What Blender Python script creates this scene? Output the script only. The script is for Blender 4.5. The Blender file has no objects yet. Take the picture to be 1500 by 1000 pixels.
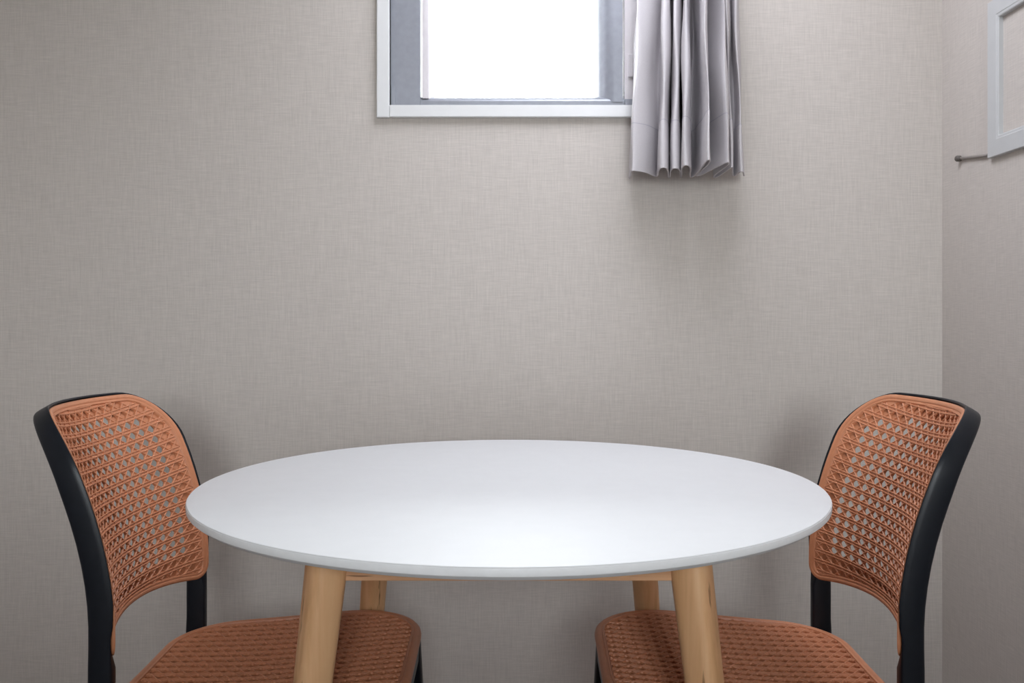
import bpy, bmesh, math, random
from mathutils import Vector, Matrix

random.seed(4)
C = bpy.context.scene.collection
SC = bpy.context.scene
PI = math.pi

# ------------------------------------------------------------------ camera, sky, exposure
CAM_H = 1.02
F_PX = 1295.0
HORIZON = 465.0
cam_d = bpy.data.cameras.new('camera')
cam_d.sensor_width = 36.0
cam_d.lens = F_PX * 36.0 / 1500.0
cam_d.shift_y = -(500.0 - HORIZON) / 1500.0
cam_d.clip_start = 0.02
cam = bpy.data.objects.new('camera', cam_d)
C.objects.link(cam)
cam.location = (0, 0, CAM_H)
cam.rotation_euler = (PI / 2, 0, 0)
SC.camera = cam

SC.view_settings.view_transform = 'Standard'
SC.view_settings.look = 'None'
SC.view_settings.gamma = 1.0
SC.view_settings.use_curve_mapping = False
SC.view_settings.exposure = 2.1

W = bpy.data.worlds.new('overcast_sky')
SC.world = W
W.use_nodes = True
nt = W.node_tree
bg = nt.nodes['Background']
tc = nt.nodes.new('ShaderNodeTexCoord')
sep = nt.nodes.new('ShaderNodeSeparateXYZ')
rmp = nt.nodes.new('ShaderNodeValToRGB')
rmp.color_ramp.elements[0].position = 0.46
rmp.color_ramp.elements[0].color = (0.42, 0.43, 0.42, 1)      # ground
rmp.color_ramp.elements[1].position = 0.54
rmp.color_ramp.elements[1].color = (0.95, 0.97, 1.0, 1)       # white overcast sky
mp = nt.nodes.new('ShaderNodeMapRange')
mp.inputs[1].default_value = -1; mp.inputs[2].default_value = 1
nt.links.new(tc.outputs['Generated'], sep.inputs[0])
nt.links.new(sep.outputs['Z'], mp.inputs[0])
nt.links.new(mp.outputs[0], rmp.inputs[0])
nt.links.new(rmp.outputs[0], bg.inputs['Color'])
bg.inputs['Strength'].default_value = 10.5

# room extents
XL, XR = -1.75, 1.095
YB, YF = 2.25, -2.3          # back wall (in view), wall behind the camera
ZC = 2.4
# back window opening
WX0, WX1, WZ0, WZ1 = -0.311, 0.325, 1.558, 2.28
# added opening behind the camera, lets in fill daylight
BX0, BX1, BZ0, BZ1 = -0.15, 0.60, 1.0, 2.0


def area(name, loc, rot, sx, sy, power, color=(1, 1, 1), portal=False):
    l = bpy.data.lights.new(name, 'AREA')
    l.shape = 'RECTANGLE'; l.size = sx; l.size_y = sy
    l.energy = power; l.color = color
    if portal:
        l.cycles.is_portal = True
    o = bpy.data.objects.new(name, l); C.objects.link(o)
    o.location = loc; o.rotation_euler = rot
    return o

area('window_portal', ((WX0 + WX1) / 2, YB + 0.17, (WZ0 + WZ1) / 2), (-PI / 2, 0, 0), WX1 - WX0, WZ1 - WZ0, 1, portal=True)
area('rear_portal', ((BX0 + BX1) / 2, YF - 0.10, (BZ0 + BZ1) / 2), (PI / 2, 0, 0), BX1 - BX0, BZ1 - BZ0, 1, portal=True)


# ------------------------------------------------------------------ materials
def new_mat(name):
    m = bpy.data.materials.new(name); m.use_nodes = True
    n = m.node_tree.nodes; l = m.node_tree.links
    return m, n, l, n['Principled BSDF']


def plain(name, col, rough=0.5, metal=0.0, var=0.06, scale=30, bump=0.0, bscale=400, spec=0.5):
    m, n, l, b = new_mat(name)
    t = n.new('ShaderNodeTexCoord')
    ns = n.new('ShaderNodeTexNoise'); ns.inputs['Scale'].default_value = scale; ns.inputs['Detail'].default_value = 3
    l.new(t.outputs['Object'], ns.inputs['Vector'])
    r = n.new('ShaderNodeValToRGB')
    r.color_ramp.elements[0].position = 0.3; r.color_ramp.elements[1].position = 0.7
    r.color_ramp.elements[0].color = tuple(c * (1 - var) for c in col) + (1,)
    r.color_ramp.elements[1].color = tuple(min(1, c * (1 + var)) for c in col) + (1,)
    l.new(ns.outputs[0], r.inputs[0]); l.new(r.outputs[0], b.inputs['Base Color'])
    b.inputs['Roughness'].default_value = rough; b.inputs['Metallic'].default_value = metal
    b.inputs['Specular IOR Level'].default_value = spec
    if bump:
        n2 = n.new('ShaderNodeTexNoise'); n2.inputs['Scale'].default_value = bscale
        l.new(t.outputs['Object'], n2.inputs['Vector'])
        bp = n.new('ShaderNodeBump'); bp.inputs['Strength'].default_value = bump; bp.inputs['Distance'].default_value = 0.001
        l.new(n2.outputs[0], bp.inputs['Height']); l.new(bp.outputs[0], b.inputs['Normal'])
    return m


def wallpaper(name, col, axis):
    """woven linen wallpaper: crossing slub threads; axis = wall's horizontal axis (0 = x, 1 = y)"""
    m, n, l, b = new_mat(name)
    t = n.new('ShaderNodeTexCoord')

    def thread(h, v, detail):
        mpn = n.new('ShaderNodeMapping')
        s = [1, 1, v]; s[axis] = h; s[1 - axis] = 1
        mpn.inputs['Scale'].default_value = s
        l.new(t.outputs['Object'], mpn.inputs['Vector'])
        ns = n.new('ShaderNodeTexNoise'); ns.inputs['Scale'].default_value = 1.0
        ns.inputs['Detail'].default_value = detail; ns.inputs['Roughness'].default_value = 0.6
        l.new(mpn.outputs[0], ns.inputs['Vector'])
        return ns.outputs[0]

    def math2(op, a, bb):
        q = n.new('ShaderNodeMath'); q.operation = op
        for i, v in enumerate((a, bb)):
            if isinstance(v, (int, float)): q.inputs[i].default_value = v
            else: l.new(v, q.inputs[i])
        return q.outputs[0]
    hth = thread(24, 620, 2); vth = thread(620, 18, 2); big = thread(3, 3, 2)
    s = math2('ADD', math2('MULTIPLY', hth, 0.5), math2('MULTIPLY', vth, 0.5))
    r = n.new('ShaderNodeValToRGB')
    r.color_ramp.elements[0].position = 0.34; r.color_ramp.elements[1].position = 0.66
    r.color_ramp.elements[0].color = tuple(c * 0.89 for c in col) + (1,)
    r.color_ramp.elements[1].color = tuple(min(1, c * 1.11) for c in col) + (1,)
    l.new(s, r.inputs[0])
    l.new(r.outputs[0], b.inputs['Base Color'])
    b.inputs['Roughness'].default_value = 0.75
    b.inputs['Specular IOR Level'].default_value = 0.3
    bp = n.new('ShaderNodeBump'); bp.inputs['Strength'].default_value = 0.22; bp.inputs['Distance'].default_value = 0.0012
    l.new(s, bp.inputs['Height']); l.new(bp.outputs[0], b.inputs['Normal'])
    return m


def wood(name, c0, c1, c2, scale=(38, 38, 2.2), rough=0.42, crack=True):
    m, n, l, b = new_mat(name)
    t = n.new('ShaderNodeTexCoord')
    mpn = n.new('ShaderNodeMapping'); mpn.inputs['Scale'].default_value = scale
    oi = n.new('ShaderNodeObjectInfo')
    cm = n.new('ShaderNodeCombineXYZ')
    l.new(oi.outputs['Random'], cm.inputs[0]); l.new(oi.outputs['Random'], cm.inputs[2])
    va = n.new('ShaderNodeVectorMath'); va.operation = 'ADD'
    l.new(t.outputs['Object'], va.inputs[0]); l.new(cm.outputs[0], va.inputs[1])
    l.new(va.outputs[0], mpn.inputs['Vector'])
    ns = n.new('ShaderNodeTexNoise'); ns.inputs['Scale'].default_value = 1.0; ns.inputs['Detail'].default_value = 6
    ns.inputs['Roughness'].default_value = 0.62; ns.inputs['Distortion'].default_value = 0.4
    l.new(mpn.outputs[0], ns.inputs['Vector'])
    r = n.new('ShaderNodeValToRGB')
    e = r.color_ramp.elements
    e[0].position = 0.30; e[0].color = c0 + (1,)
    e[1].position = 0.72; e[1].color = c2 + (1,)
    k = e.new(0.5); k.color = c1 + (1,)
    l.new(ns.outputs[0], r.inputs[0])
    out = r.outputs[0]
    if crack:
        mp2 = n.new('ShaderNodeMapping'); mp2.inputs['Scale'].default_value = (scale[0] * 2.2, scale[1] * 2.2, scale[2] * 2.5)
        l.new(va.outputs[0], mp2.inputs['Vector'])
        n2 = n.new('ShaderNodeTexNoise'); n2.inputs['Scale'].default_value = 1.0; n2.inputs['Detail'].default_value = 3
        l.new(mp2.outputs[0], n2.inputs['Vector'])
        r2 = n.new('ShaderNodeValToRGB')
        r2.color_ramp.elements[0].position = 0.31; r2.color_ramp.elements[0].color = (0.42, 0.35, 0.30, 1)
        r2.color_ramp.elements[1].position = 0.36; r2.color_ramp.elements[1].color = (1, 1, 1, 1)
        l.new(n2.outputs[0], r2.inputs[0])
        mx = n.new('ShaderNodeMixRGB'); mx.blend_type = 'MULTIPLY'; mx.inputs[0].default_value = 1
        l.new(out, mx.inputs[1]); l.new(r2.outputs[0], mx.inputs[2]); out = mx.outputs[0]
    l.new(out, b.inputs['Base Color'])
    b.inputs['Roughness'].default_value = rough
    return m


WALL_COL = (0.565, 0.518, 0.482)
M = {}
M['wall_back'] = wallpaper('linen_wallpaper_back', WALL_COL, 0)
M['wall_side'] = wallpaper('linen_wallpaper_side', WALL_COL, 1)
M['ceiling'] = plain('ceiling_paper', (0.80, 0.79, 0.77), 0.9, var=0.03, bump=0.2)
M['floor'] = wood('floor_wood', (0.09, 0.055, 0.035), (0.13, 0.08, 0.05), (0.17, 0.11, 0.07), (2.2, 30, 30), 0.4, False)
M['white_trim'] = plain('white_trim', (0.74, 0.74, 0.745), 0.4, var=0.015)
M['alu'] = plain('grey_aluminium', (0.30, 0.31, 0.35), 0.35, metal=0.2, var=0.05, scale=60)
M['alu_pale'] = plain('pale_resin', (0.62, 0.58, 0.60), 0.45, var=0.03)
M['table_white'] = plain('white_laminate', (0.72, 0.727, 0.74), 0.6, var=0.01)
M['table_edge'] = plain('white_edge_band', (0.86, 0.87, 0.89), 0.45, var=0.02, scale=80)
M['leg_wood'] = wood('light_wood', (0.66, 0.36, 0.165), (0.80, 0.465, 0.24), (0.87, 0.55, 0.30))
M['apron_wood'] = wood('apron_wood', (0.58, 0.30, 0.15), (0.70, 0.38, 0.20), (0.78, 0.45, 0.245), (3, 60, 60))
M['terracotta'] = plain('terracotta_polypropylene', (0.58, 0.235, 0.118), 0.42, var=0.04, scale=120, bump=0.12, bscale=900)
M['black'] = plain('black_polypropylene', (0.0055, 0.0075, 0.0125), 0.38, var=0.1, scale=90, bump=0.06, bscale=1500, spec=0.32)
M['curtain'] = plain('grey_lilac_cloth', (0.59, 0.56, 0.578), 0.85, var=0.04, scale=500, bump=0.3, bscale=1200, spec=0.2)
M['stitch'] = plain('hem_thread', (0.44, 0.42, 0.47), 0.9, var=0.05)
M['frame_white'] = plain('frame_white', (0.54, 0.545, 0.55), 0.5, var=0.02)
M['hook'] = plain('dark_grey_metal', (0.12, 0.105, 0.095), 0.5, var=0.1)
M['rail'] = plain('white_rail', (0.8, 0.8, 0.8), 0.4, var=0.02)

gm, gn, gl, gb = new_mat('window_glass')
gn.remove(gb)
tr = gn.new('ShaderNodeBsdfTransparent'); tr.inputs[0].default_value = (0.96, 0.98, 0.98, 1)
gs = gn.new('ShaderNodeBsdfGlossy'); gs.inputs['Roughness'].default_value = 0.02
fr = gn.new('ShaderNodeFresnel'); fr.inputs[0].default_value = 1.45
mxs = gn.new('ShaderNodeMixShader')
gl.new(fr.outputs[0], mxs.inputs[0]); gl.new(tr.outputs[0], mxs.inputs[1]); gl.new(gs.outputs[0], mxs.inputs[2])
gl.new(mxs.outputs[0], gn['Material Output'].inputs['Surface'])
M['glass'] = gm


# ------------------------------------------------------------------ mesh helpers
def link_bm(name, bm, m, parent=None, smooth=False, recalc=True):
    if recalc:
        bmesh.ops.recalc_face_normals(bm, faces=bm.faces[:])
    me = bpy.data.meshes.new(name); bm.to_mesh(me); bm.free()
    if smooth:
        for p in me.polygons: p.use_smooth = True
    o = bpy.data.objects.new(name, me); C.objects.link(o)
    me.materials.append(m)
    if parent: o.parent = parent
    return o


def sharp(o, deg=35):
    me = o.data
    bm = bmesh.new(); bm.from_mesh(me)
    for e in bm.edges:
        if len(e.link_faces) == 2 and e.calc_face_angle(0) > math.radians(deg): e.smooth = False
    bm.to_mesh(me); bm.free()
    return o


def box(bm, a, b):
    x0, y0, z0 = a; x1, y1, z1 = b
    v = [bm.verts.new(p) for p in ((x0, y0, z0), (x1, y0, z0), (x1, y1, z0), (x0, y1, z0), (x0, y0, z1), (x1, y0, z1), (x1, y1, z1), (x0, y1, z1))]
    for f in ((0, 3, 2, 1), (4, 5, 6, 7), (0, 1, 5, 4), (1, 2, 6, 5), (2, 3, 7, 6), (3, 0, 4, 7)):
        bm.faces.new([v[i] for i in f])
    return v


def box_obj(name, a, b, m, parent=None, bevel=0.0):
    bm = bmesh.new(); box(bm, a, b)
    if bevel:
        bmesh.ops.bevel(bm, geom=bm.edges[:], offset=bevel, segments=2, affect='EDGES', profile=0.6)
    return link_bm(name, bm, m, parent)


def loft(bm, rings, closed_ring=True, caps=True, closed_path=False):
    vr = [[bm.verts.new(p) for p in r] for r in rings]
    n = len(vr[0]); m = len(vr)
    for i in range(m if closed_path else m - 1):
        a, b = vr[i], vr[(i + 1) % m]
        for j in range(n if closed_ring else n - 1):
            k = (j + 1) % n
            bm.faces.new((a[j], a[k], b[k], b[j]))
    if caps and not closed_path:
        bm.faces.new(vr[0][::-1]); bm.faces.new(vr[-1])
    return vr


def empty(name, loc, rz=0):
    o = bpy.data.objects.new(name, None); C.objects.link(o)
    o.empty_display_size = 0.1
    o.location = loc; o.rotation_euler = (0, 0, rz)
    return o


def tag(o, label, cat, group=None):
    o['label'] = label; o['category'] = cat
    if group: o['group'] = group
    return o


def struct(o, label=None, cat=None):
    o['kind'] = 'structure'
    if label: o['label'] = label
    if cat: o['category'] = cat
    return o


# ------------------------------------------------------------------ room shell
T = 0.12
bm = bmesh.new()
box(bm, (XL - T, YB, 0), (WX0, YB + T, ZC)); box(bm, (WX1, YB, 0), (XR + T, YB + T, ZC))
box(bm, (WX0, YB, 0), (WX1, YB + T, WZ0)); box(bm, (WX0, YB, WZ1), (WX1, YB + T, ZC))
struct(link_bm('wall_back', bm, M['wall_back']), 'greige linen-textured wall with the high window', 'wall')
struct(box_obj('wall_right', (XR, YF, 0), (XR + T, YB, ZC), M['wall_side']), 'greige linen-textured right wall with the white frame', 'wall')
struct(box_obj('wall_left', (XL - T, YF, 0), (XL, YB, ZC), M['wall_side']), 'greige linen-textured wall on the left outside the picture', 'wall')
bm = bmesh.new()
box(bm, (XL - T, YF - T, 0), (BX0, YF, ZC)); box(bm, (BX1, YF - T, 0), (XR + T, YF, ZC))
box(bm, (BX0, YF - T, 0), (BX1, YF, BZ0)); box(bm, (BX0, YF - T, BZ1), (BX1, YF, ZC))
struct(link_bm('wall_front', bm, M['wall_back']), 'greige wall behind the camera with the added fill-light window', 'wall')
struct(box_obj('floor', (XL - T, YF - T, -0.1), (XR + T, YB + T, 0), M['floor']), 'dark wooden floor under the table', 'floor')
struct(box_obj('ceiling', (XL - T, YF - T, ZC), (XR + T, YB + T, ZC + 0.1), M['ceiling']), 'plain white ceiling', 'ceiling')
struct(box_obj('baseboard_back', (XL, YB - 0.010, 0), (XR, YB, 0.06), M['white_trim']), 'white baseboard along the back wall', 'baseboard')
struct(box_obj('baseboard_right', (XR - 0.010, YF, 0), (XR, YB - 0.010, 0.06), M['white_trim']), 'white baseboard along the right wall', 'baseboard')

# added unseen lamp, stands in for the window's glow on the wall
def added_lamp(x, y, power, r=0.42):
    lp = tag(empty('added_lamp', (x, y, ZC)), 'added round lamp on the ceiling, unseen, brightening the wall below the window', 'added lamp')
    bm = bmesh.new(); K = 40
    loft(bm, [[(rr * math.cos(2 * PI * k / K), rr * math.sin(2 * PI * k / K), z) for k in range(K)] for rr, z in
              ((r + 0.03, 0), (r + 0.03, -0.012), (r + 0.015, -0.03), (r, -0.03), (r, -0.012))], caps=False)
    link_bm('added_lamp_rim', bm, M['white_trim'], lp, smooth=True)
    l = bpy.data.lights.new('added_lamp_light', 'AREA'); l.shape = 'DISK'; l.size = 2 * r; l.energy = power; l.color = (0.94, 0.975, 1.08)
    o = bpy.data.objects.new('added_lamp_light', l); C.objects.link(o); o.parent = lp; o.location = (0, 0, -0.02)
added_lamp(0.28, 1.72, 3.9)

# window added behind the camera for fill light: frame and pane
w2 = struct(empty('added_window', ((BX0 + BX1) / 2, YF - 0.06, BZ0)), 'added window behind the camera giving fill light', 'window')
def rel(o, p):
    """keep world coordinates of mesh data while parenting to an unrotated empty"""
    o.parent = p; o.data.transform(Matrix.Translation(-Vector(p.location))); return o
for a, b in (((BX0, BZ0), (BX0 + 0.05, BZ1)), ((BX1 - 0.05, BZ0), (BX1, BZ1)), ((BX0 + 0.05, BZ0), (BX1 - 0.05, BZ0 + 0.06)), ((BX0 + 0.05, BZ1 - 0.05), (BX1 - 0.05, BZ1))):
    rel(box_obj('frame_bar', (a[0], YF - 0.08, a[1]), (b[0], YF - 0.04, b[1]), M['alu']), w2)
rel(box_obj('pane', (BX0 + 0.05, YF - 0.062, BZ0 + 0.06), (BX1 - 0.05, YF - 0.058, BZ1 - 0.05), M['glass']), w2)

# added unseen block behind the camera, shades the lower room from the added window
kc = tag(empty('shade_block', (-0.35, -0.80, 0)), 'added white block behind the camera shading the lower wall', 'light blocker')
box_obj('shade_block_body', (-1.35, -0.27, 0), (1.35, 0.27, 0.95), M['white_trim'], kc, bevel=0.003)
box_obj('shade_block_top', (-1.37, -0.30, 0.9502), (1.39, 0.30, 0.985), M['floor'], kc, bevel=0.003)

# ------------------------------------------------------------------ window over the table
w1 = struct(empty('window_1', ((WX0 + WX1) / 2, YB, WZ0)), 'high window in the back wall with white casing, half behind the curtain', 'window')
TW = 0.0315        # casing face width
y0, y1 = YB - 0.014, YB + T
def trim_piece(pts, name):
    bm = bmesh.new()
    a = [bm.verts.new((x, y0, z)) for x, z in pts]; b = [bm.verts.new((x, y1, z)) for x, z in pts]
    bm.faces.new(a); bm.faces.new(b[::-1])
    for i in range(4):
        j = (i + 1) % 4
        bm.faces.new((a[i], b[i], b[j], a[j]))
    bmesh.ops.recalc_face_normals(bm, faces=bm.faces[:])
    bmesh.ops.bevel(bm, geom=[e for e in bm.edges if all(abs(v.co.y - y0) < 1e-6 for v in e.verts)], offset=0.0018, segments=2, affect='EDGES')
    return rel(link_bm(name, bm, M['white_trim']), w1)
ox0, ox1, oz0, oz1 = WX0 - TW, WX1 + TW, WZ0 - TW, WZ1 + TW
trim_piece([(ox0, oz0), (WX0, oz0), (WX0, oz1), (ox0, oz1)], 'casing_jamb')
trim_piece([(WX1, oz0), (ox1, oz0), (ox1, oz1), (WX1, oz1)], 'casing_jamb')
trim_piece([(WX0 + 0.0004, oz0 + 0.0006), (WX1 - 0.0004, oz0 + 0.0006), (WX1 - 0.0004, WZ0), (WX0 + 0.0004, WZ0)], 'casing_sill')
trim_piece([(WX0 + 0.0004, WZ1), (WX1 - 0.0004, WZ1), (WX1 - 0.0004, oz1), (WX0 + 0.0004, oz1)], 'casing_head')

def stile(prof, zz0, zz1, name, m=M['alu']):
    """prof: closed list of (x, y) extruded vertically"""
    bm = bmesh.new(); loft(bm, [[(x, y, zz0) for x, y in prof], [(x, y, zz1) for x, y in prof]])
    return rel(sharp(link_bm(name, bm, m, smooth=True), 40), w1)
F0 = YB + 0.018     # face of the inner frame
GY = YB + 0.105     # glass plane
def splay(xa, xb, n=8, flat=0.55):
    """front flat from xa, then a concave cove back to the glass at xb"""
    s = 1 if xb > xa else -1
    w = abs(xb - xa); pts = [(xa, F0)]
    xf = xa + s * w * flat
    for i in range(n + 1):
        t = i / n * PI / 2
        pts.append((xf + s * w * (1 - flat) * math.sin(t), F0 + (GY - 0.004 - F0) * (1 - math.cos(t))))
    pts += [(xb, GY + 0.012), (xa, GY + 0.012)]
    return pts
GLX0, GLX1 = -0.204, 0.215
SL = -0.2315        # narrow slit of daylight beside the left sash
stile([(WX0, F0), (SL - 0.004, F0), (SL - 0.004, F0 + 0.004), (SL - 0.0035, GY + 0.01), (WX0, GY + 0.01)], WZ0, WZ1, 'frame_jamb')
stile([(WX0 + 0.002, F0 - 0.006), (WX0 + 0.012, F0 - 0.006), (WX0 + 0.012, F0), (WX0 + 0.002, F0)], WZ0, WZ0 + 0.06, 'jamb_cap')
stile(splay(SL + 0.0015, GLX0, flat=0.5), WZ0 + 0.0245, WZ1 - 0.015, 'sash_stile', M['alu_pale'])
SR = 0.2865
stile(splay(SR - 0.003, GLX1, flat=0.28), WZ0 + 0.015, WZ1 - 0.015, 'sash_stile')
stile([(SR + 0.002, F0 - 0.008), (WX1, F0 - 0.008), (WX1, GY + 0.01), (SR + 0.002, GY + 0.01)], WZ0 + 0.02, WZ1, 'frame_jamb', M['alu_pale'])
rel(box_obj('jamb_foot', (SR + 0.002, F0 - 0.009, WZ0), (WX1, GY, WZ0 + 0.0205), M['alu'], bevel=0.001), w1)
lt = rel(box_obj('latch', (SR + 0.010, F0 - 0.014, WZ0 + 0.075), (SR + 0.030, F0 - 0.008, WZ0 + 0.135), M['alu_pale'], bevel=0.003), w1)
def rail(z_face, z_glass, name):
    s = 1 if z_glass > z_face else -1
    n = 8; w = abs(z_glass - z_face); pts = [(F0 + 0.002, z_face)]
    for i in range(n + 1):
        t = i / n * PI / 2
        pts.append((F0 + 0.002 + (GY - 0.004 - F0) * (1 - math.cos(t)), z_face + s * w * math.sin(t)))
    zo = WZ0 if s > 0 else WZ1
    pts += [(GY + 0.012, z_glass), (GY + 0.012, zo), (F0 + 0.002, zo)]
    bm = bmesh.new(); loft(bm, [[(x, y, z) for y, z in pts] for x in (SL - 0.0035, SR + 0.002)])
    rel(sharp(link_bm(name, bm, M['alu'], smooth=True), 40), w1)
rail(WZ0 + 0.018, WZ0 + 0.040, 'bottom_rail'); rail(WZ1, WZ1 - 0.02, 'top_rail')
rel(box_obj('pane', (SL - 0.003, GY + 0.001, WZ0 + 0.012), (SR + 0.001, GY + 0.005, WZ1 - 0.012), M['glass']), w1)


# ------------------------------------------------------------------ chair
POST_X = -0.183      # front face of the back posts, local x
ARC_R = 0.40
YE = 0.20
D0 = math.sqrt(ARC_R ** 2 - YE ** 2)


def prof_x(h):
    if h < 0.447: return POST_X - 0.035 * ((0.447 - h) / 0.447) ** 1.4
    return POST_X - (0.80 * (h - 0.58) ** 1.855 if h > 0.58 else 0)


def prof_n(h):
    e = 1e-3
    tx, tz = prof_x(h + e) - prof_x(h - e), 2 * e
    L = math.hypot(tx, tz)
    return tz / L, -tx / L          # forward normal (x, z)


def sag(y):
    y = max(-0.3, min(0.3, y))
    return math.sqrt(ARC_R ** 2 - y * y) - D0


def back_pt(y, h, d, sg=None):
    nx, nz = prof_n(h)
    k = d - (sag(y) if sg is None else sg)
    return (prof_x(h) + k * nx, y, h + k * nz)


def back_uv(u, h, d):
    return back_pt(ARC_R * math.sin(u / ARC_R), h, d)


class Outline:
    """closed rounded polygon in 2-D with inward offset and a distance function"""
    def __init__(self, pts):
        self.p = [Vector(q) for q in pts]
        n = len(self.p)
        ar = sum(self.p[i].x * self.p[(i + 1) % n].y - self.p[(i + 1) % n].x * self.p[i].y for i in range(n))
        if ar < 0: self.p.reverse()
        self.nrm = []
        for i in range(n):
            t = (self.p[(i + 1) % n] - self.p[i - 1]).normalized()
            self.nrm.append(Vector((-t.y, t.x)))      # inward for CCW
    def inset(self, s):
        return [p + q * s for p, q in zip(self.p, self.nrm)]
    def sd(self, x, y):
        """negative inside; also returns the nearest index"""
        q = Vector((x, y)); best = 1e9; bi = 0
        for i, p in enumerate(self.p):
            d = (p - q).length_squared
            if d < best: best, bi = d, i
        return (self.p[bi] - q).dot(self.nrm[bi]), bi


def rounded(corners, seg=10, edge=14):
    """corners: (x, y, r); straight edges get sampled too"""
    out = []; n = len(corners)
    arcs = []
    for i in range(n):
        p = Vector(corners[i][:2]); a = Vector(corners[i - 1][:2]); b = Vector(corners[(i + 1) % n][:2]); r = corners[i][2]
        u = (a - p).normalized(); v = (b - p).normalized()
        ang = u.angle(v); dd = r / math.tan(ang / 2)
        c = p + (u + v).normalized() * (r / math.sin(ang / 2))
        p0, p1 = p + u * dd, p + v * dd
        a0 = math.atan2(p0.y - c.y, p0.x - c.x); a1 = math.atan2(p1.y - c.y, p1.x - c.x)
        da = (a1 - a0 + PI) % (2 * PI) - PI
        arcs.append([(c.x + r * math.cos(a0 + da * k / seg), c.y + r * math.sin(a0 + da * k / seg)) for k in range(seg + 1)])
    for i in range(n):
        out += arcs[i]
        p, q = arcs[i][-1], arcs[(i + 1) % n][0]
        L = math.hypot(q[0] - p[0], q[1] - p[1])
        if L > 1e-4:
            out += [(p[0] + (q[0] - p[0]) * k / edge, p[1] + (q[1] - p[1]) * k / edge) for k in range(1, edge)]
    return out


# ---- back panel outline in (u, h)
UH = ARC_R * math.asin(0.2055 / ARC_R)
HB, HT = 0.532, 0.881
raw = rounded([(-UH, HB, 0.032), (UH, HB, 0.032), (UH * 0.985, HT, 0.084), (-UH * 0.985, HT, 0.084)], seg=12, edge=18)
back_line = []
for u, h in raw:
    k = 1 - (u / UH) ** 2
    tb = max(0, min(1, (h - HB) / (HT - HB)))
    back_line.append((u, h + 0.022 * k * (1 - tb) ** 2 + 0.030 * k * tb ** 2))
back_ol = Outline(back_line)

# ---- seat outline in (x, y)
seat_ol = Outline(rounded([(-0.225, -0.207, 0.115), (0.226, -0.252, 0.145), (0.226, 0.252, 0.145), (-0.225, 0.207, 0.115)], seg=14, edge=12))


def seat_pt(x, y, d):
    z = 0.458 + 0.050 * x - 0.010 * math.exp(-((x + 0.02) / 0.16) ** 2 - (y / 0.15) ** 2)
    return (x, y, z + d)

PW, PL = 0.0240, 0.0190      # cane cell across the chair's width, and along the back / the seat depth


def rim_mesh(ol, fn, prof):
    bm = bmesh.new()
    rings = [[fn(p.x, p.y, d) for p in ol.inset(s)] for s, d in prof]
    loft(bm, rings, closed_path=True)
    return bm


def plate_mesh(ol, fn, dtop, dbot, through, PX, PY, hole=0.335, pit=0.0032, closed_band=0.033, solid=0.014):
    """perforated sheet under the cane relief: octagonal holes, closed pits by the rim"""
    bm = bmesh.new()
    xs = [p.x for p in ol.p]; ys = [p.y for p in ol.p]
    cache = {}
    def clampv(x, y):
        s, i = ol.sd(x, y)
        if s > -0.004:
            q = Vector((x, y)) + ol.nrm[i] * (s + 0.004)
            return q.x, q.y
        return x, y
    def vert(x, y, d, cl=True):
        k = (round(x * 1e5), round(y * 1e5), round(d * 1e6))
        if k not in cache:
            a, b = clampv(x, y) if cl else (x, y)
            cache[k] = bm.verts.new(fn(a, b, d))
        return cache[k]
    i0, i1 = math.floor(min(xs) / PX) - 1, math.ceil(max(xs) / PX) + 1
    ym = (min(ys) + max(ys)) / 2
    j0, j1 = math.floor((min(ys) - ym) / PY) - 1, math.ceil((max(ys) - ym) / PY) + 1
    def face(vs):
        vs = [v for k, v in enumerate(vs) if v is not vs[k - 1]]
        if len(set(vs)) < 3: return
        try: bm.faces.new(vs)
        except ValueError: pass
    sq = [(0, 0), (.5, 0), (1, 0), (1, .5), (1, 1), (.5, 1), (0, 1), (0, .5)]
    oc = [(.5 + hole * 1.08 * math.cos(a), .5 + hole * 1.08 * math.sin(a)) for a in [math.radians(-135 + 45 * k) for k in range(8)]]
    for i in range(i0, i1):
        for j in range(j0, j1):
            x, y = i * PX, ym + j * PY
            cx, cy = x + PX / 2, y + PY / 2
            s, _ = ol.sd(cx, cy)
            if s > 0.010: continue
            P = [(x + a * PX, y + b * PY) for a, b in sq]
            O = [(x + a * PX, y + b * PY) for a, b in oc]
            ft = [vert(a, b, dtop) for a, b in P]
            bk = [vert(a, b, dbot) for a, b in P]
            if s > -solid:
                face([vert(cx, cy, dtop)] and ft); face(bk[::-1]); continue
            op = through and s < -closed_band
            of = [vert(a, b, dtop, False) for a, b in O]
            low = dbot if op else dtop - pit
            ob = [vert(a, b, low, False) for a, b in O]
            for k in range(8):
                m = (k + 1) % 8
                face([ft[k], ft[m], of[m], of[k]]); face([of[k], of[m], ob[m], ob[k]])
                if op: face([bk[m], bk[k], ob[k], ob[m]])
            if not op:
                face(ob); face(bk[::-1])
    bmesh.ops.remove_doubles(bm, verts=bm.verts[:], dist=1e-6)
    return bm


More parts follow.
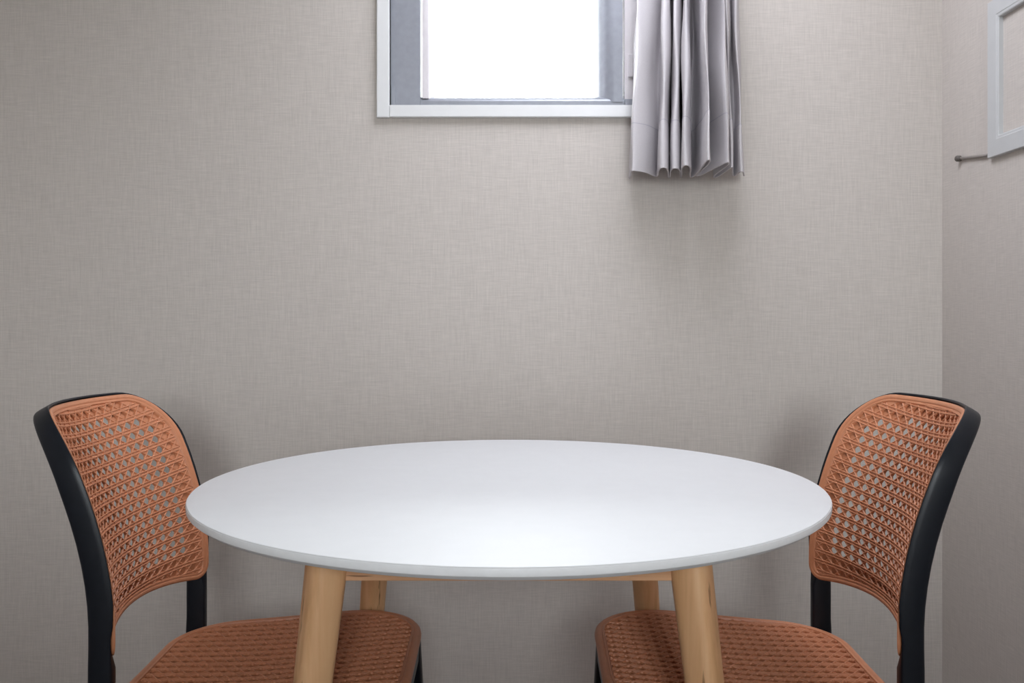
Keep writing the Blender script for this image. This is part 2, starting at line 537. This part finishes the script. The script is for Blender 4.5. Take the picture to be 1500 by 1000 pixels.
def cane_mesh(ol, fn, base, PX, PY, wid=0.0021, hi=0.0014, margin=0.0185):
    """six-way cane: paired rows, paired columns and single diagonals both ways, as raised half-round strands"""
    bm = bmesh.new()
    xs = [p.x for p in ol.p]; ys = [p.y for p in ol.p]
    x0, x1, y0, y1 = min(xs), max(xs), min(ys), max(ys); ym = (y0 + y1) / 2
    def strand(p, q, w, h, lift):
        p, q = Vector(p), Vector(q); L = (q - p).length; n = max(2, int(L / 0.006))
        t = (q - p) / L; s = Vector((-t.y, t.x))
        run = []
        def flush():
            if len(run) > 1:
                rings = []
                for c in run:
                    r = []
                    for a, b in ((-.5, -0.0015), (-.42, h * .75), (0, h), (.42, h * .75), (.5, -0.0015)):
                        z = c + s * (a * w)
                        r.append(fn(z.x, z.y, base + lift + b))
                    rings.append(r)
                loft(bm, rings, closed_ring=False, caps=False)
            run.clear()
        for k in range(n + 1):
            c = p + (q - p) * (k / n)
            if ol.sd(c.x, c.y)[0] < -margin: run.append(c)
            else: flush()
        flush()
    off = 0.0026
    nj = int((y1 - y0) / PY / 2) + 2; ni = int((x1 - x0) / PX / 2) + 2
    for j in range(-nj, nj + 1):
        for o in (-off, off):
            strand((x0, ym + j * PY + o), (x1, ym + j * PY + o), wid * 1.1, hi, 0.0008)
    sl = PY / PX
    nk = ni + nj + 3
    for k in range(-nk, nk + 1):
        c = (k + 0.5) * PY
        strand((x0, ym + c - x0 * sl), (x1, ym + c - x1 * sl), wid, hi, 0.0004)
        strand((x0, ym + c + x0 * sl), (x1, ym + c + x1 * sl), wid, hi, 0.0004)
    return bm


def frame_outline():
    """path of the black U-shaped back frame in (y, h): floor up one post, over the top, down the other"""
    yo = YE
    path = []
    for h in [i / 24 * 0.74 for i in range(25)]:
        path.append((-yo, h))
    r = 0.082; ht = 0.8770; hc = ht - r
    def arch(y, h):
        tb = max(0, min(1, (h - 0.532) / (0.881 - 0.532)))
        return 0.031 * (1 - (y / yo) ** 2) * tb ** 2
    path += [(-yo, 0.765), (-yo, hc)]
    for k in range(1, 13):
        a = PI - k / 12 * PI / 2
        path.append((-yo + r + r * math.cos(a), hc + r * math.sin(a) ))
    out = []
    for y, h in path:
        h += arch(y, h)
        out.append((y, h))
    for k in range(1, 10):
        y = -yo + r + (2 * yo - 2 * r) * k / 20
        out.append((y, ht + arch(y, ht)))
    left = out
    return left + [(0.0, ht + arch(0, ht))] + [(-y, h) for y, h in reversed(left)]


def chair_frame_bm():
    path = frame_outline()
    bm = bmesh.new(); rings = []; lips = []
    n = len(path)
    for i, (y, h) in enumerate(path):
        a = path[max(0, i - 1)]; b = path[min(n - 1, i + 1)]
        t = Vector((b[0] - a[0], b[1] - a[1])).normalized()
        o = Vector((-t.y, t.x))           # outward (left of travel going up at -y)
        # outward size, depth
        hh = h
        T2 = 0.0100
        dep = 0.029
        if hh < 0.447: T2 = 0.0100 + 0.003 * min(1, (0.447 - hh) / 0.2); dep = 0.036 - 0.008 * max(0, (0.4 - hh) / 0.4)
        elif hh < 0.56: dep = 0.035 - 0.006 * max(0, min(1, (hh - 0.532) / 0.022))
        top = max(0.0, min(1.0, (h - 0.78) / 0.12)); dep -= 0.007 * top
        bl = max(0, min(1, (h - 0.532) / 0.022))
        dfront = -0.0055 * bl - 0.0002 * (1 - bl)
        sgc = sag(y)
        sec = []
        m = 20
        for k in range(m):
            a2 = 2 * PI * k / m
            ca, sa = math.cos(a2), math.sin(a2)
            e = 0.36 if sa > 0 else 0.6
            w = T2 * math.copysign(abs(ca) ** e, ca)
            d = (dfront - dep / 2) + dep / 2 * math.copysign(abs(sa) ** e, sa)
            yy, hv = y + o.x * w, h + o.y * w
            f = (d - (dfront - dep)) / dep            # 1 at the front, 0 at the rear
            sg = sgc + (sag(yy) - sgc) * f * bl
            sec.append(back_pt(yy, max(hv, 0) if h > 0.05 else h, d, sg))
        rings.append(sec)
        if h > 0.548:
            lip = []; dn = 0.008 * max(0, min(1, (0.60 - h) / 0.045))
            for w, d in ((0.0062, -0.014), (0.0062, -0.0016), (0.0072, -0.0009), (0.0088, -0.0011), (0.0098, -0.0026), (0.0098, -0.014)):
                yy, hv = y + o.x * w, h + o.y * w
                lip.append(back_pt(yy, hv, d - (dn if d > -0.01 else 0)))
            lips.append(lip)
    loft(bm, rings)
    loft(bm, lips)
    return bm


def leg_bm(p0, p1, r0, r1, e=0.6, m=16, n=6, rot=0.0):
    bm = bmesh.new(); rings = []
    for i in range(n + 1):
        t = i / n
        c = Vector(p0).lerp(Vector(p1), t); r = r0 + (r1 - r0) * t
        ring = []
        for k in range(m):
            a = 2 * PI * k / m
            x = math.copysign(abs(math.cos(a)) ** e, math.cos(a)) * r
            y = math.copysign(abs(math.sin(a)) ** e, math.sin(a)) * r
            ring.append((c.x + x * math.cos(rot) - y * math.sin(rot), c.y + x * math.sin(rot) + y * math.cos(rot), c.z))
        rings.append(ring)
    loft(bm, rings)
    return bm


def make_chair():
    root = empty('dining_chair', (0, 0, 0))
    fr_o = sharp(link_bm('back_frame', chair_frame_bm(), M['black'], root, smooth=True), 50)
    fr_o['label'] = 'black plastic back posts and hoop'
    rim_prof = [(0.002, -0.0055), (0.0003, -0.0035), (0.0, -0.0008), (0.0010, 0.0008), (0.003, 0.0014), (0.0060, 0.0014), (0.0072, 0.0008),
                (0.0078, -0.0002), (0.0088, -0.0002), (0.0094, 0.0007), (0.0115, 0.0007), (0.0128, -0.0020), (0.0128, -0.0055)]
    bp = sharp(link_bm('backrest', rim_mesh(back_ol, back_uv, rim_prof), M['terracotta'], root, smooth=True), 50)
    bp['label'] = 'terracotta cane-pattern backrest'
    pl = link_bm('perforated_sheet', plate_mesh(back_ol, back_uv, -0.0020, -0.0052, True, PW, PL, hole=0.40, pit=0.0030, closed_band=0.041), M['terracotta'], bp)
    cn = link_bm('cane_weave', cane_mesh(back_ol, back_uv, -0.0020, PW, PL, wid=0.0019, hi=0.0016, margin=0.0120), M['terracotta'], bp, smooth=True, recalc=False)
    cn['kind'] = 'stuff'
    seat_prof = [(0.006, -0.018), (0.001, -0.014), (0.0, -0.008), (0.0012, -0.0025), (0.004, 0.0004), (0.007, 0.0012), (0.0105, 0.0012), (0.0118, 0.0),
                 (0.0130, 0.0), (0.0137, 0.0009), (0.0165, 0.0009), (0.0178, -0.0020), (0.0178, -0.0080)]
    st = sharp(link_bm('seat', rim_mesh(seat_ol, seat_pt, seat_prof), M['terracotta'], root, smooth=True), 50)
    st['label'] = 'terracotta cane-pattern seat'
    link_bm('seat_sheet', plate_mesh(seat_ol, seat_pt, -0.0020, -0.0085, False, PL, 0.0215, hole=0.38, pit=0.0048, solid=0.022), M['terracotta'], st)
    sc_ = link_bm('cane_weave', cane_mesh(seat_ol, seat_pt, -0.0020, PL, 0.0215, wid=0.0019, hi=0.0018, margin=0.0170), M['terracotta'], st, smooth=True, recalc=False)
    sc_['kind'] = 'stuff'
    # black tray under the seat
    bm = bmesh.new()
    rings = [[seat_pt(p.x, p.y, d) for p in seat_ol.inset(s)] for s, d in ((0.006, -0.0155), (0.0035, -0.018), (0.005, -0.050), (0.022, -0.050), (0.022, -0.0155))]
    loft(bm, rings, closed_path=True)
    sharp(link_bm('seat_frame', bm, M['black'], root, smooth=True), 40)
    for s in (-1, 1):
        # cheek joining post and seat frame
        bm = bmesh.new(); box(bm, (-0.214, s * 0.150 - 0.045 * (s < 0), 0.400), (-0.150, s * 0.150 + 0.045 * (s > 0), 0.430))
        bmesh.ops.bevel(bm, geom=bm.edges[:], offset=0.004, segments=2, affect='EDGES')
        link_bm('seat_bracket', bm, M['black'], root)
        sharp(link_bm('leg', leg_bm((0.192, s * 0.192, 0.425), (0.222, s * 0.222, 0.0), 0.0245, 0.015), M['black'], root, smooth=True), 50)
    return root


def copy_tree(o, parent=None):
    c = o.copy(); C.objects.link(c); c.parent = parent
    for ch in o.children: copy_tree(ch, c)
    return c

chair_l = make_chair()
chair_r = copy_tree(chair_l)
chair_l.location = (-0.383, 1.452, 0); chair_l.rotation_euler = (0, 0, math.radians(1.2))
chair_r.location = (0.368, 1.452, 0); chair_r.rotation_euler = (0, 0, PI - math.radians(1.8))
tag(chair_l, 'terracotta cane-look chair with black frame on the left side of the white table', 'chair', 'cane-look chairs at the table')
tag(chair_r, 'terracotta cane-look chair with black frame on the right side of the white table', 'chair', 'cane-look chairs at the table')

# ------------------------------------------------------------------ table
TX, TY, TZ, TR = -0.0045, 1.457, 0.750, 0.50
tb = tag(empty('dining_table', (TX, TY, 0)), 'round white table on four splayed light wooden legs', 'table')
bm = bmesh.new(); N = 160
prof = [(0.0, 0.0), (TR - 0.0016, 0.0), (TR - 0.0006, -0.0004), (TR, -0.0014), (TR, -0.0105), (TR - 0.0010, -0.0118)]
rings = [[(r * math.cos(2 * PI * k / N), r * math.sin(2 * PI * k / N), TZ + z) for k in range(N)] for r, z in prof[1:]]
loft(bm, rings, caps=False)
bm.faces.new([v for v in bm.verts][:N]) if False else None
bm.verts.ensure_lookup_table()
bm.faces.new([bm.verts[k] for k in range(N)])
low = [bm.verts[k] for k in range((len(rings) - 1) * N, len(rings) * N)]
r2 = [bm.verts.new(((TR - 0.007) * math.cos(2 * PI * k / N), (TR - 0.007) * math.sin(2 * PI * k / N), TZ - 0.0165)) for k in range(N)]
for k in range(N):
    j = (k + 1) % N
    bm.faces.new((low[k], low[j], r2[j], r2[k]))
bm.faces.new(r2[::-1])
sharp(link_bm('tabletop', bm, M['table_white'], tb, smooth=True), 25)
bm = bmesh.new()
loft(bm, [[(r * math.cos(2 * PI * k / N), r * math.sin(2 * PI * k / N), TZ + z) for k in range(N)] for r, z in
          ((TR - 0.002, -0.0016), (TR + 0.0004, -0.0018), (TR + 0.0006, -0.0024), (TR + 0.0006, -0.0100), (TR + 0.0003, -0.0107), (TR - 0.002, -0.0110))], closed_path=True)
sharp(link_bm('edge_band', bm, M['table_edge'], tb, smooth=True), 40)
A = 0.2497; SPL = 0.099
HT_L = TZ - 0.0165
def tleg(sx, sy):
    kr = CAM_H - 0.3465             # reference level of the leg spacing
    sp_ = SPL if sy < 0 else SPL * 0.85
    p0 = (sx * (A - sp_ * (HT_L - kr)), sy * (A - sp_ * (HT_L - kr)), HT_L)
    p1 = (sx * (A + sp_ * kr), sy * (A + sp_ * kr), 0)
    r0 = 0.0275 if sy < 0 else 0.0250
    return leg_bm(p0, p1, r0, 0.0160, e=0.66, m=28, n=10, rot=math.radians(33) * sx * sy)
for sx in (-1, 1):
    for sy in (-1, 1):
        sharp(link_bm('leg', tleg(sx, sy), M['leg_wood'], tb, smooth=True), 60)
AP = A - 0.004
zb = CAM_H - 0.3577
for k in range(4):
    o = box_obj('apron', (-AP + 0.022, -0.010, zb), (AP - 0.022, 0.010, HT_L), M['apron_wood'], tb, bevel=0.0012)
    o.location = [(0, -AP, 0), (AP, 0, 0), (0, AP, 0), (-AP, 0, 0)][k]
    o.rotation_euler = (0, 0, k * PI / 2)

# ------------------------------------------------------------------ curtain
HB_C = CAM_H + 0.350
Z_TOP = 2.32
pix = [(922, 262), (923.2, 257), (924.5, 251), (929, 250), (946, 253), (961, 258.5), (964.5, 256), (965, 250), (968, 246), (974, 246), (977.5, 250), (979, 258), (981, 261),
       (982.5, 257), (983, 251), (986, 247), (992, 247), (995.5, 251), (996.5, 258), (998, 260), (999, 254), (999.5, 247), (1003, 242.5), (1008, 243), (1011, 248), (1010, 256),
       (1013, 260), (1022, 254), (1036, 236), (1039.5, 235), (1038, 240), (1022, 254.5), (1020, 258), (1030, 255), (1062, 239.5), (1068, 239), (1066, 243), (1048, 256), (1046, 260),
       (1052, 258), (1070, 246), (1073, 247), (1073.5, 255), (1077, 258), (1084, 252), (1088, 252), (1089, 258)]
base_pts = []
for px, py in pix:
    y = min(453.2 / (465 - py), 2.228)
    y = max(y, 1.97)
    base_pts.append(Vector(((px - 750) * y / F_PX, y)))
def smooth_path(pts, sub=5):
    out = []
    n = len(pts)
    for i in range(n - 1):
        p0, p1, p2, p3 = pts[max(0, i - 1)], pts[i], pts[i + 1], pts[min(n - 1, i + 2)]
        for k in range(sub):
            t = k / sub
            out.append(0.5 * ((2 * p1) + (p2 - p0) * t + (2 * p0 - 5 * p1 + 4 * p2 - p3) * t * t + (3 * p1 - p0 - 3 * p2 + p3) * t ** 3))
    out.append(pts[-1]); return out
sp = smooth_path(base_pts)
xc = (1003 - 750) * 2.12 / F_PX
def curtain_ring(z, extra=0.0):
    t = (z - HB_C) / (Z_TOP - HB_C)
    sx = 1 - 0.16 * min(1, t * 1.5) + 0.04 * max(0, t - 0.5)
    dx = 0.006 * min(1, t * 2.3)
    sy = 1 - 0.30 * min(1, t * 1.6)
    ring = []
    for i, p in enumerate(sp):
        wob = 0.0022 * math.sin(i * 0.31 + z * 14) * min(1, t * 5) + 0.0016 * math.sin(i * 0.17 - z * 23)
        ring.append(Vector((xc + (p.x - xc) * sx + dx + wob, 2.222 + (p.y - 2.222) * sy + 0.5 * wob)))
    return ring
def cloth(z0, z1, nz, th, name, m, parent=None):
    bm = bmesh.new()
    front = []; back = []
    for k in range(nz + 1):
        z = z0 + (z1 - z0) * k / nz
        r = curtain_ring(z)
        fr_, bk_ = [], []
        for i, p in enumerate(r):
            tt = (r[min(len(r) - 1, i + 1)] - r[max(0, i - 1)]).normalized()
            nn = Vector((tt.y, -tt.x))
            fr_.append(bm.verts.new((p.x + nn.x * th / 2, min(p.y + nn.y * th / 2, 2.232), z))); bk_.append(bm.verts.new((p.x - nn.x * th / 2, min(p.y - nn.y * th / 2, 2.232), z)))
        front.append(fr_); back.append(bk_)
    n = len(sp)
    for k in range(nz):
        for i in range(n - 1):
            bm.faces.new((front[k][i], front[k][i + 1], front[k + 1][i + 1], front[k + 1][i]))
            bm.faces.new((back[k][i], back[k + 1][i], back[k + 1][i + 1], back[k][i + 1]))
        for e in (0, n - 1):
            bm.faces.new((front[k][e], back[k][e], back[k + 1][e], front[k + 1][e]))
    for k in (0, nz):
        for i in range(n - 1):
            bm.faces.new((front[k][i], back[k][i], back[k][i + 1], front[k][i + 1]))
    return sharp(link_bm(name, bm, m, parent, smooth=True), 50)
cu = tag(empty('curtain', (xc, 2.16, HB_C)), 'pale grey-lilac pleated curtain hanging at the right side of the window', 'curtain')
HEM = HB_C + 0.115
for o in (cloth(HEM, Z_TOP, 40, 0.0016, 'curtain_cloth', M['curtain']), cloth(HB_C, HEM, 12, 0.0032, 'hem', M['curtain']),
          cloth(HEM - 0.0008, HEM + 0.0008, 1, 0.0036, 'hem_stitching', M['stitch'])):
    o.parent = cu; o.data.transform(Matrix.Translation(-Vector(cu.location)))
rl = tag(empty('curtain_rail', (0.10, 2.16, Z_TOP)), 'white curtain rail above the window, out of the picture', 'rail')
box_obj('rail_bar', (-0.55, -0.012, -0.004), (0.38, 0.012, 0.022), M['rail'], rl, bevel=0.003)
for x in (-0.5, 0.33):
    box_obj('rail_bracket', (x - 0.01, 0.0, 0.004), (x + 0.01, YB - 2.16, 0.016), M['rail'], rl)

# ------------------------------------------------------------------ white frame and peg on the right wall
FY1, FY0 = 2.016, 1.69
FZ0, FZ1 = CAM_H + 0.362, CAM_H + 0.716
FW = 0.0455
fm = tag(empty('picture_frame', (XR, (FY0 + FY1) / 2, FZ0)), 'empty white picture frame with bare wallpaper inside on the right wall', 'frame')
hw, hh = (FY1 - FY0) / 2, FZ1 - FZ0
def member(q):
    bm = bmesh.new()
    # profile across the width: outer edge to inner edge
    P = [(0, 0), (0, -0.0095), (0.0015, -0.0115), (0.037, -0.0120), (0.0385, -0.0112), (0.0435, -0.0108), (FW, -0.0095), (FW, 0)]
    ends = [(q[0], q[1]), (q[2], q[3])]
    rings = []
    for (cy, cz) in ends:
        sy, sz = (1 if cy < 0 else -1), (1 if cz == 0 else -1)
        rings.append([(x, cy + sy * w, cz + sz * w) for w, x in P])
    loft(bm, rings)
    link_bm('frame_member', bm, M['frame_white'], fm)
for q in ((-hw, 0, hw, 0), (hw, 0, hw, hh), (hw, hh, -hw, hh), (-hw, hh, -hw, 0)): member(q)
hk = tag(empty('wall_peg', (XR, 2.10, CAM_H + 0.378)), 'small dark peg on the right wall beside the lower corner of the white frame', 'hook')
def rod(name, p, q, r, m, parent):
    p, q = Vector(p), Vector(q); d = (q - p).normalized(); u = d.orthogonal().normalized(); v = d.cross(u)
    bm = bmesh.new(); K = 12
    loft(bm, [[c + (u * math.cos(2 * PI * k / K) + v * math.sin(2 * PI * k / K)) * rr for k in range(K)] for c, rr in ((p, r * .7), (p + d * r * .4, r), (q - d * r * .4, r), (q, r * .7))])
    return link_bm(name, bm, m, parent, smooth=True)
rod('peg_arm', (-0.004, -0.072, -0.006), (-0.004, 0.055, 0.0095), 0.0036, plain('dull_metal', (0.28, 0.25, 0.23), 0.5), hk)
rod('peg_tip', (0.0, 0.055, 0.0095), (-0.014, 0.055, 0.0095), 0.0075, M['hook'], hk)
